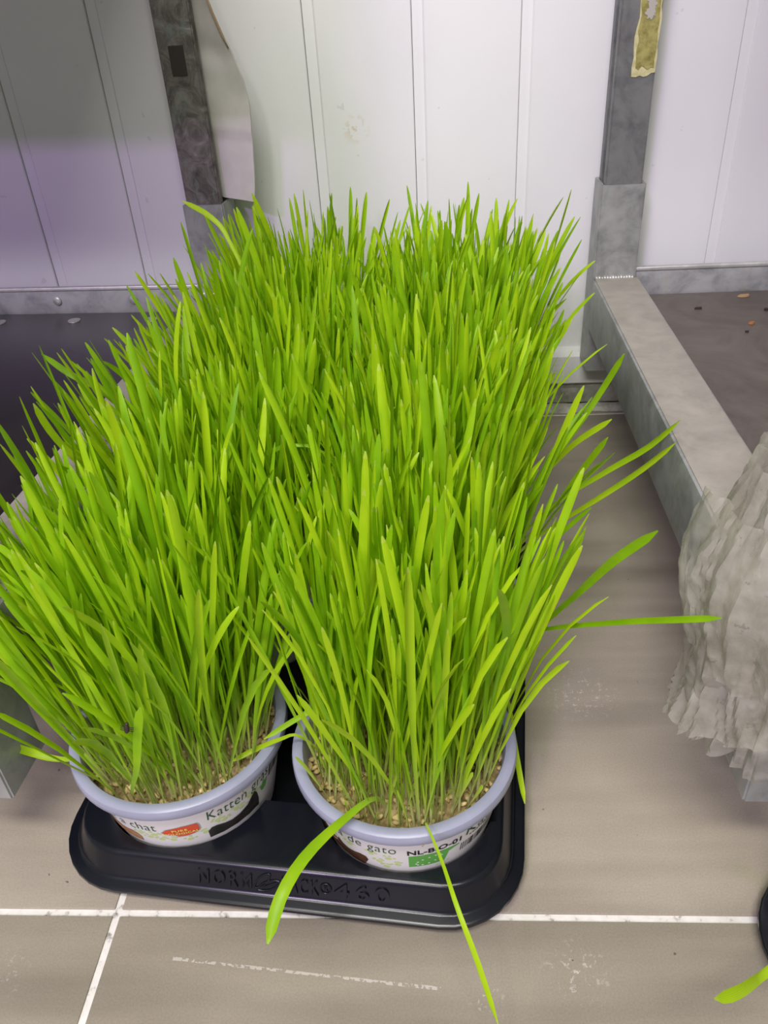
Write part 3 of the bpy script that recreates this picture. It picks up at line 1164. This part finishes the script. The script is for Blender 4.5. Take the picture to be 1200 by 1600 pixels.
def smooth_path(pts, n=16):
    pts = [Vector(p) for p in pts]
    P = [pts[0] * 2 - pts[1]] + pts + [pts[-1] * 2 - pts[-2]]
    seg = len(pts) - 1
    out = []
    for i in range(n + 1):
        s = i / n * seg
        k = min(int(s), seg - 1)
        t = s - k
        p0, p1, p2, p3 = P[k], P[k + 1], P[k + 2], P[k + 3]
        out.append(.5 * ((2 * p1) + (p2 - p0) * t + (2 * p0 - 5 * p1 + 4 * p2 - p3) * t * t + (3 * p1 - p0 - 3 * p2 + p3) * t ** 3))
    return out


bpy.context.view_layer.update()
for key, pts in STRAY.items():
    root = POTS[OWNER[key]][0]
    path = smooth_path(pts)
    n = len(path)
    bm = bmesh.new()
    uvl = bm.loops.layers.uv.new('UVMap')
    w = WID.get(key, .0046)
    nr = Vector((.15, -.75, .65)).normalized()
    rot = Matrix.Rotation(rng.uniform(-.5, .5), 3, 'Z')
    inv = root.matrix_world.inverted()
    path = [inv @ p for p in path]
    nr = (inv.to_3x3() @ (rot @ nr)).normalized()
    ribbon(bm, uvl, path, [width_at(i / (n - 1), w, .4) for i in range(n)], [nr] * n, .25)
    me = bpy.data.meshes.new('grass_blade')
    bm.to_mesh(me)
    bm.free()
    me.shade_smooth()
    me.materials.append(M['grass'])
    link('grass_blade', me, root)

# ------------------------------------------------------------------ printed labels of the two front pots


def wrap(me_or_bm, phi0, z0, tilt=0.0, lift=.0002, face=0.0):
    """wrap flat (x,y) shape on the pot cone; x runs to the right as seen from outside"""
    vs = me_or_bm.verts if isinstance(me_or_bm, bmesh.types.BMesh) else me_or_bm.vertices
    ct, st_ = math.cos(tilt), math.sin(tilt)
    for v in vs:
        x, y = v.co.x * ct - v.co.y * st_, v.co.x * st_ + v.co.y * ct
        z = z0 + y
        r = wall_r(z) + .0004 + lift
        a = face + phi0 + x / .055
        v.co = Vector((r * math.sin(a), -r * math.cos(a), z))


def poly_print(name, pts, phi0, z0, mat, parent, lift=.0002, face=0.0, tilt=0.0, cuts=3):
    bm = bmesh.new()
    vs = [bm.verts.new((x, y, 0)) for x, y in pts]
    es = [bm.edges.new((vs[i], vs[(i + 1) % len(vs)])) for i in range(len(vs))]
    bmesh.ops.triangle_fill(bm, use_beauty=True, use_dissolve=False, edges=es)
    bmesh.ops.subdivide_edges(bm, edges=bm.edges[:], cuts=cuts, use_grid_fill=True)
    wrap(bm, phi0, z0, tilt, lift, face)
    me = bpy.data.meshes.new(name)
    bm.to_mesh(me)
    bm.free()
    me.shade_smooth()
    return link(name, me, parent, mat)


def print_text(body, size, phi_deg, z0, mat, parent, face, tilt=0.0, shear=0.0, off=0.0, lift=.0003, sp=1.0, align='LEFT', span=None):
    me = text_mesh(body, size, 0, align, shear, off, sp)
    if span:
        fit_width(me, R(span) * .055, size)
    wrap(me, R(phi_deg), z0, tilt, lift, face)
    return link('printed_lettering', me, parent, mat)


def blob(rx, ry, n=10, seed=0, jag=.0):
    rnd = random.Random(seed)
    return [((1 + rnd.uniform(-jag, jag)) * rx * math.cos(2 * math.pi * k / n), (1 + rnd.uniform(-jag, jag)) * ry * math.sin(2 * math.pi * k / n)) for k in range(n)]


def dots(parent, spots, face, seed):
    rnd = random.Random(seed)
    bm = bmesh.new()
    for ph, z in spots:
        for (dx, dy, rx) in ((0, 0, .0019), (-.0030, .0016, .0010), (-.0011, .0032, .0010), (.0012, .0032, .0010), (.0030, .0016, .0010)):
            b2 = bmesh.new()
            ra = rnd.uniform(-.6, .6)
            vs = []
            for x, y in blob(rx * 1.05, rx * .85, 9):
                X, Y = x + dx, y + dy
                X, Y = X * math.cos(ra) - Y * math.sin(ra), X * math.sin(ra) + Y * math.cos(ra)
                a = face + R(ph) + X / .055
                r = wall_r(z + Y) + .0005
                vs.append(bm.verts.new((r * math.sin(a), -r * math.cos(a), z + Y)))
            bm.faces.new(vs)
            b2.free()
    me = bpy.data.meshes.new('printed_paw_marks')
    bm.to_mesh(me)
    bm.free()
    return link('printed_paw_marks', me, parent, M['ink_lime'])


def face_angle(root):
    d = -(root.location.copy())
    a = math.atan2(d.x, -d.y)             # direction to the viewer's side of the aisle, 0 = -Y
    return a - root.rotation_euler.z


# --- right front pot
root, slv = POTS[(0, 1)]
fa = face_angle(root) - R(11)
dots(slv, [(-50, .046), (-38, .042), (-26, .044), (-8, .036), (-2, .042), (3, .035), (30, .0295), (-60, .05), (-12, .044), (-4, .031)], fa, 3)
print_text('Hierba de gato', .0085, -54, .0500, M['ink_green'], slv, fa, R(-1), .12, -.00010, sp=1.05, span=57)
print_text('NL-BIO-01', .0052, 9, .0480, M['ink_black'], slv, fa, R(1), 0, .00012, span=31)
print_text('Katzengras', .0098, 43, .0505, M['ink_green'], slv, fa, R(2), .1, -.00006, span=60)
poly_print('printed_leaf_flag', [(0, 0), (.0205, .0), (.0225, .0100), (.0285, .0128), (.0285, .0136), (0, .0136)], R(9.5), .0325, M['ink_leaf'], slv, .00025, fa)
bm = bmesh.new()
for k in range(12):
    t = k / 12 * 2 * math.pi
    ex, ey = .0112 + .0072 * math.cos(t), .0062 + .0036 * math.sin(t) + .0030 * math.cos(t) * .8
    vs = []
    for q in range(10):
        rr_ = .0010 if q % 2 == 0 else .00042
        X, Y = ex + rr_ * math.cos(R(90 + 36 * q)), ey + rr_ * math.sin(R(90 + 36 * q))
        a = fa + R(9.5) + X / .055
        z = .0325 + Y
        r = wall_r(z) + .0008
        vs.append(bm.verts.new((r * math.sin(a), -r * math.cos(a), z)))
    bm.faces.new(vs)
me = bpy.data.meshes.new('printed_stars')
bm.to_mesh(me)
bm.free()
link('printed_stars', me, slv, M['ink_white'])


def barcode(parent, face, ph0, z0, h, n, seed, wd=.55):
    rnd = random.Random(seed)
    bm = bmesh.new()
    a = R(ph0)
    for k in range(n):
        w = R(rnd.choice((.35, .35, .6, .9)))
        for zz0, zz1 in ((z0, z0 + h),):
            q = []
            for aa, zz in ((a, zz0), (a + w, zz0), (a + w, zz1), (a, zz1)):
                r = wall_r(zz) + .0006
                q.append(bm.verts.new((r * math.sin(face + aa), -r * math.cos(face + aa), zz)))
            bm.faces.new(q)
        a += w + R(rnd.choice((.4, .6, .9)))
    me = bpy.data.meshes.new('printed_barcode')
    bm.to_mesh(me)
    bm.free()
    return link('printed_barcode', me, parent, M['ink_black'])


barcode(slv, fa, 41, .0350, .0085, 26, 5)
# illegible small print: two rows of dashes
for zz, p0, p1 in ((.0478, 46, 72), (.0456, 58, 68)):
    bm = bmesh.new()
    a = p0
    rnd = random.Random(int(zz * 1e5))
    while a < p1:
        w = rnd.uniform(.7, 1.6)
        q = []
        for aa, z in ((a, zz), (a + w, zz), (a + w, zz + .0011), (a, zz + .0011)):
            r = wall_r(z) + .0006
            q.append(bm.verts.new((r * math.sin(fa + R(aa)), -r * math.cos(fa + R(aa)), z)))
        bm.faces.new(q)
        a += w + rnd.uniform(.3, .8)
    me = bpy.data.meshes.new('printed_small_print')
    bm.to_mesh(me)
    bm.free()
    link('printed_small_print', me, slv, M['ink_black'])
poly_print('printed_dark_pet', [(-.004, -.006), (.028, -.006), (.0315, .002), (.0305, .0055), (.0270, .0062), (.0225, .0045), (.0185, .0040), (.0150, .0052), (.0125, .0100), (.0105, .0062), (.0060, .0075), (.0, .0125), (-.006, .0175), (-.008, .014)], R(-48), .0315, M['fur_brown'], slv, .0003, fa)
poly_print('printed_pet_patch', [(.002, .004), (.008, .003), (.0118, .0068), (.0122, .0085), (.0085, .0062), (.004, .0085)], R(-48), .0315, M['fur_ginger'], slv, .0006, fa)

# --- left front pot
root, slv = POTS[(0, 0)]
fa = face_angle(root) - R(15)
dots(slv, [(-22, .038), (-15, .0365), (-28, .041), (12, .038), (20, .046), (24, .043), (32, .047), (42, .049), (48, .047), (36, .044), (2, .0345), (-8, .036), (-18, .042)], fa, 6)
print_text('Herbe a chat', .0085, -66, .0470, M['ink_green'], slv, fa, R(0), .12, -.00010, sp=1.05, span=51)
print_text('Katten gras', .0090, 14.5, .0505, M['ink_green'], slv, fa, R(2), .12, -.00008, sp=1.05, span=44)
badge = [(.0, .0055), (.003, .0088), (.012, .0112), (.0195, .0118), (.0205, .0100), (.0208, .0050), (.0190, .0022), (.0140, .0002), (.0085, .0000), (.0072, .0018), (.0022, .0032)]
poly_print('printed_badge_edge', [(x * 1.08 - .0009, y * 1.10 - .0008) for x, y in badge], R(-12.5), .0400, M['ink_grey'], slv, .0002, fa)
poly_print('printed_badge', badge, R(-12.5), .0400, M['ink_red'], slv, .0004, fa)
print_text('PURE', .0034, -1.8, .0467, M['ink_yellow'], slv, fa, R(2), 0, .00008, .0009, 1.15, 'CENTER')
print_text('BIOLOGICAL', .0032, -1.8, .0433, M['ink_yellow'], slv, fa, R(2), 0, .00008, .0009, 1.12, 'CENTER')
poly_print('printed_cat_ears', [(-.001, -.004), (.034, -.004), (.0335, .004), (.0318, .0120), (.0300, .0150), (.0280, .0135), (.0245, .0080), (.0190, .0052), (.0135, .0042), (.0090, .0052), (.0040, .0072), (.0010, .0070), (-.0012, .0040)], R(14.5), .0340, M['fur_black'], slv, .0004, fa)
poly_print('printed_ginger_pet', [(-.016, .012), (-.010, .0075), (-.004, .0055), (.002, .0065), (.005, .0050), (.0068, .0010), (.006, -.004), (-.018, -.004)], R(-36), .0340, M['fur_ginger'], slv, .0003, fa)
poly_print('printed_green_sprig', [(0, 0), (.002, .001), (.0042, .0090), (.0018, .0060), (-.0002, .0100), (-.0014, .0050), (-.0034, .0062), (-.002, .001)], R(54), .0410, M['ink_leaf'], slv, .0004, fa)
barcode(slv, fa, 60, .046, .012, 16, 8)
bm = bmesh.new()
link('printed_lettering', (lambda me: (wrap(me, R(64), .0590, 0, .0003, fa), me)[1])(text_mesh('Erba', .0080, 0)), slv, M['ink_green'])
bm.free()

# ------------------------------------------------------------------ insect on a blade of the left front pot
bm = bmesh.new()
ip = Vector((-0.1493, 0.25, 0.1499))
ax = Vector((.25, -.1, 1)).normalized()
bmesh.ops.create_uvsphere(bm, u_segments=10, v_segments=8, radius=1)
for v in bm.verts:
    v.co = Vector((v.co.x * .0013, v.co.y * .0011, v.co.z * .0030))
r = bmesh.ops.create_uvsphere(bm, u_segments=8, v_segments=6, radius=.0010)
for v in r['verts']:
    v.co.z += .0036
body = bm_mesh(bm, 'insect_body', True)
ins = empty('small_insect', ip, 0)
ins.rotation_euler = (0, R(14), 0)
tag(ins, 'tiny dark insect clinging to a blade in the left front pot', 'insect')
link('body', body, ins, M['insect'])
for sx in (-1, 1):
    for k in range(3):
        bm = bmesh.new()
        tube(bm, [(sx * .0008, 0, -.001 + k * .0012), (sx * .0022, -.0004, -.0006 + k * .0013), (sx * .0030, .0004, -.0014 + k * .0012)], .00022, 5)
        link('leg', bm_mesh(bm, 'leg'), ins, M['insect'])
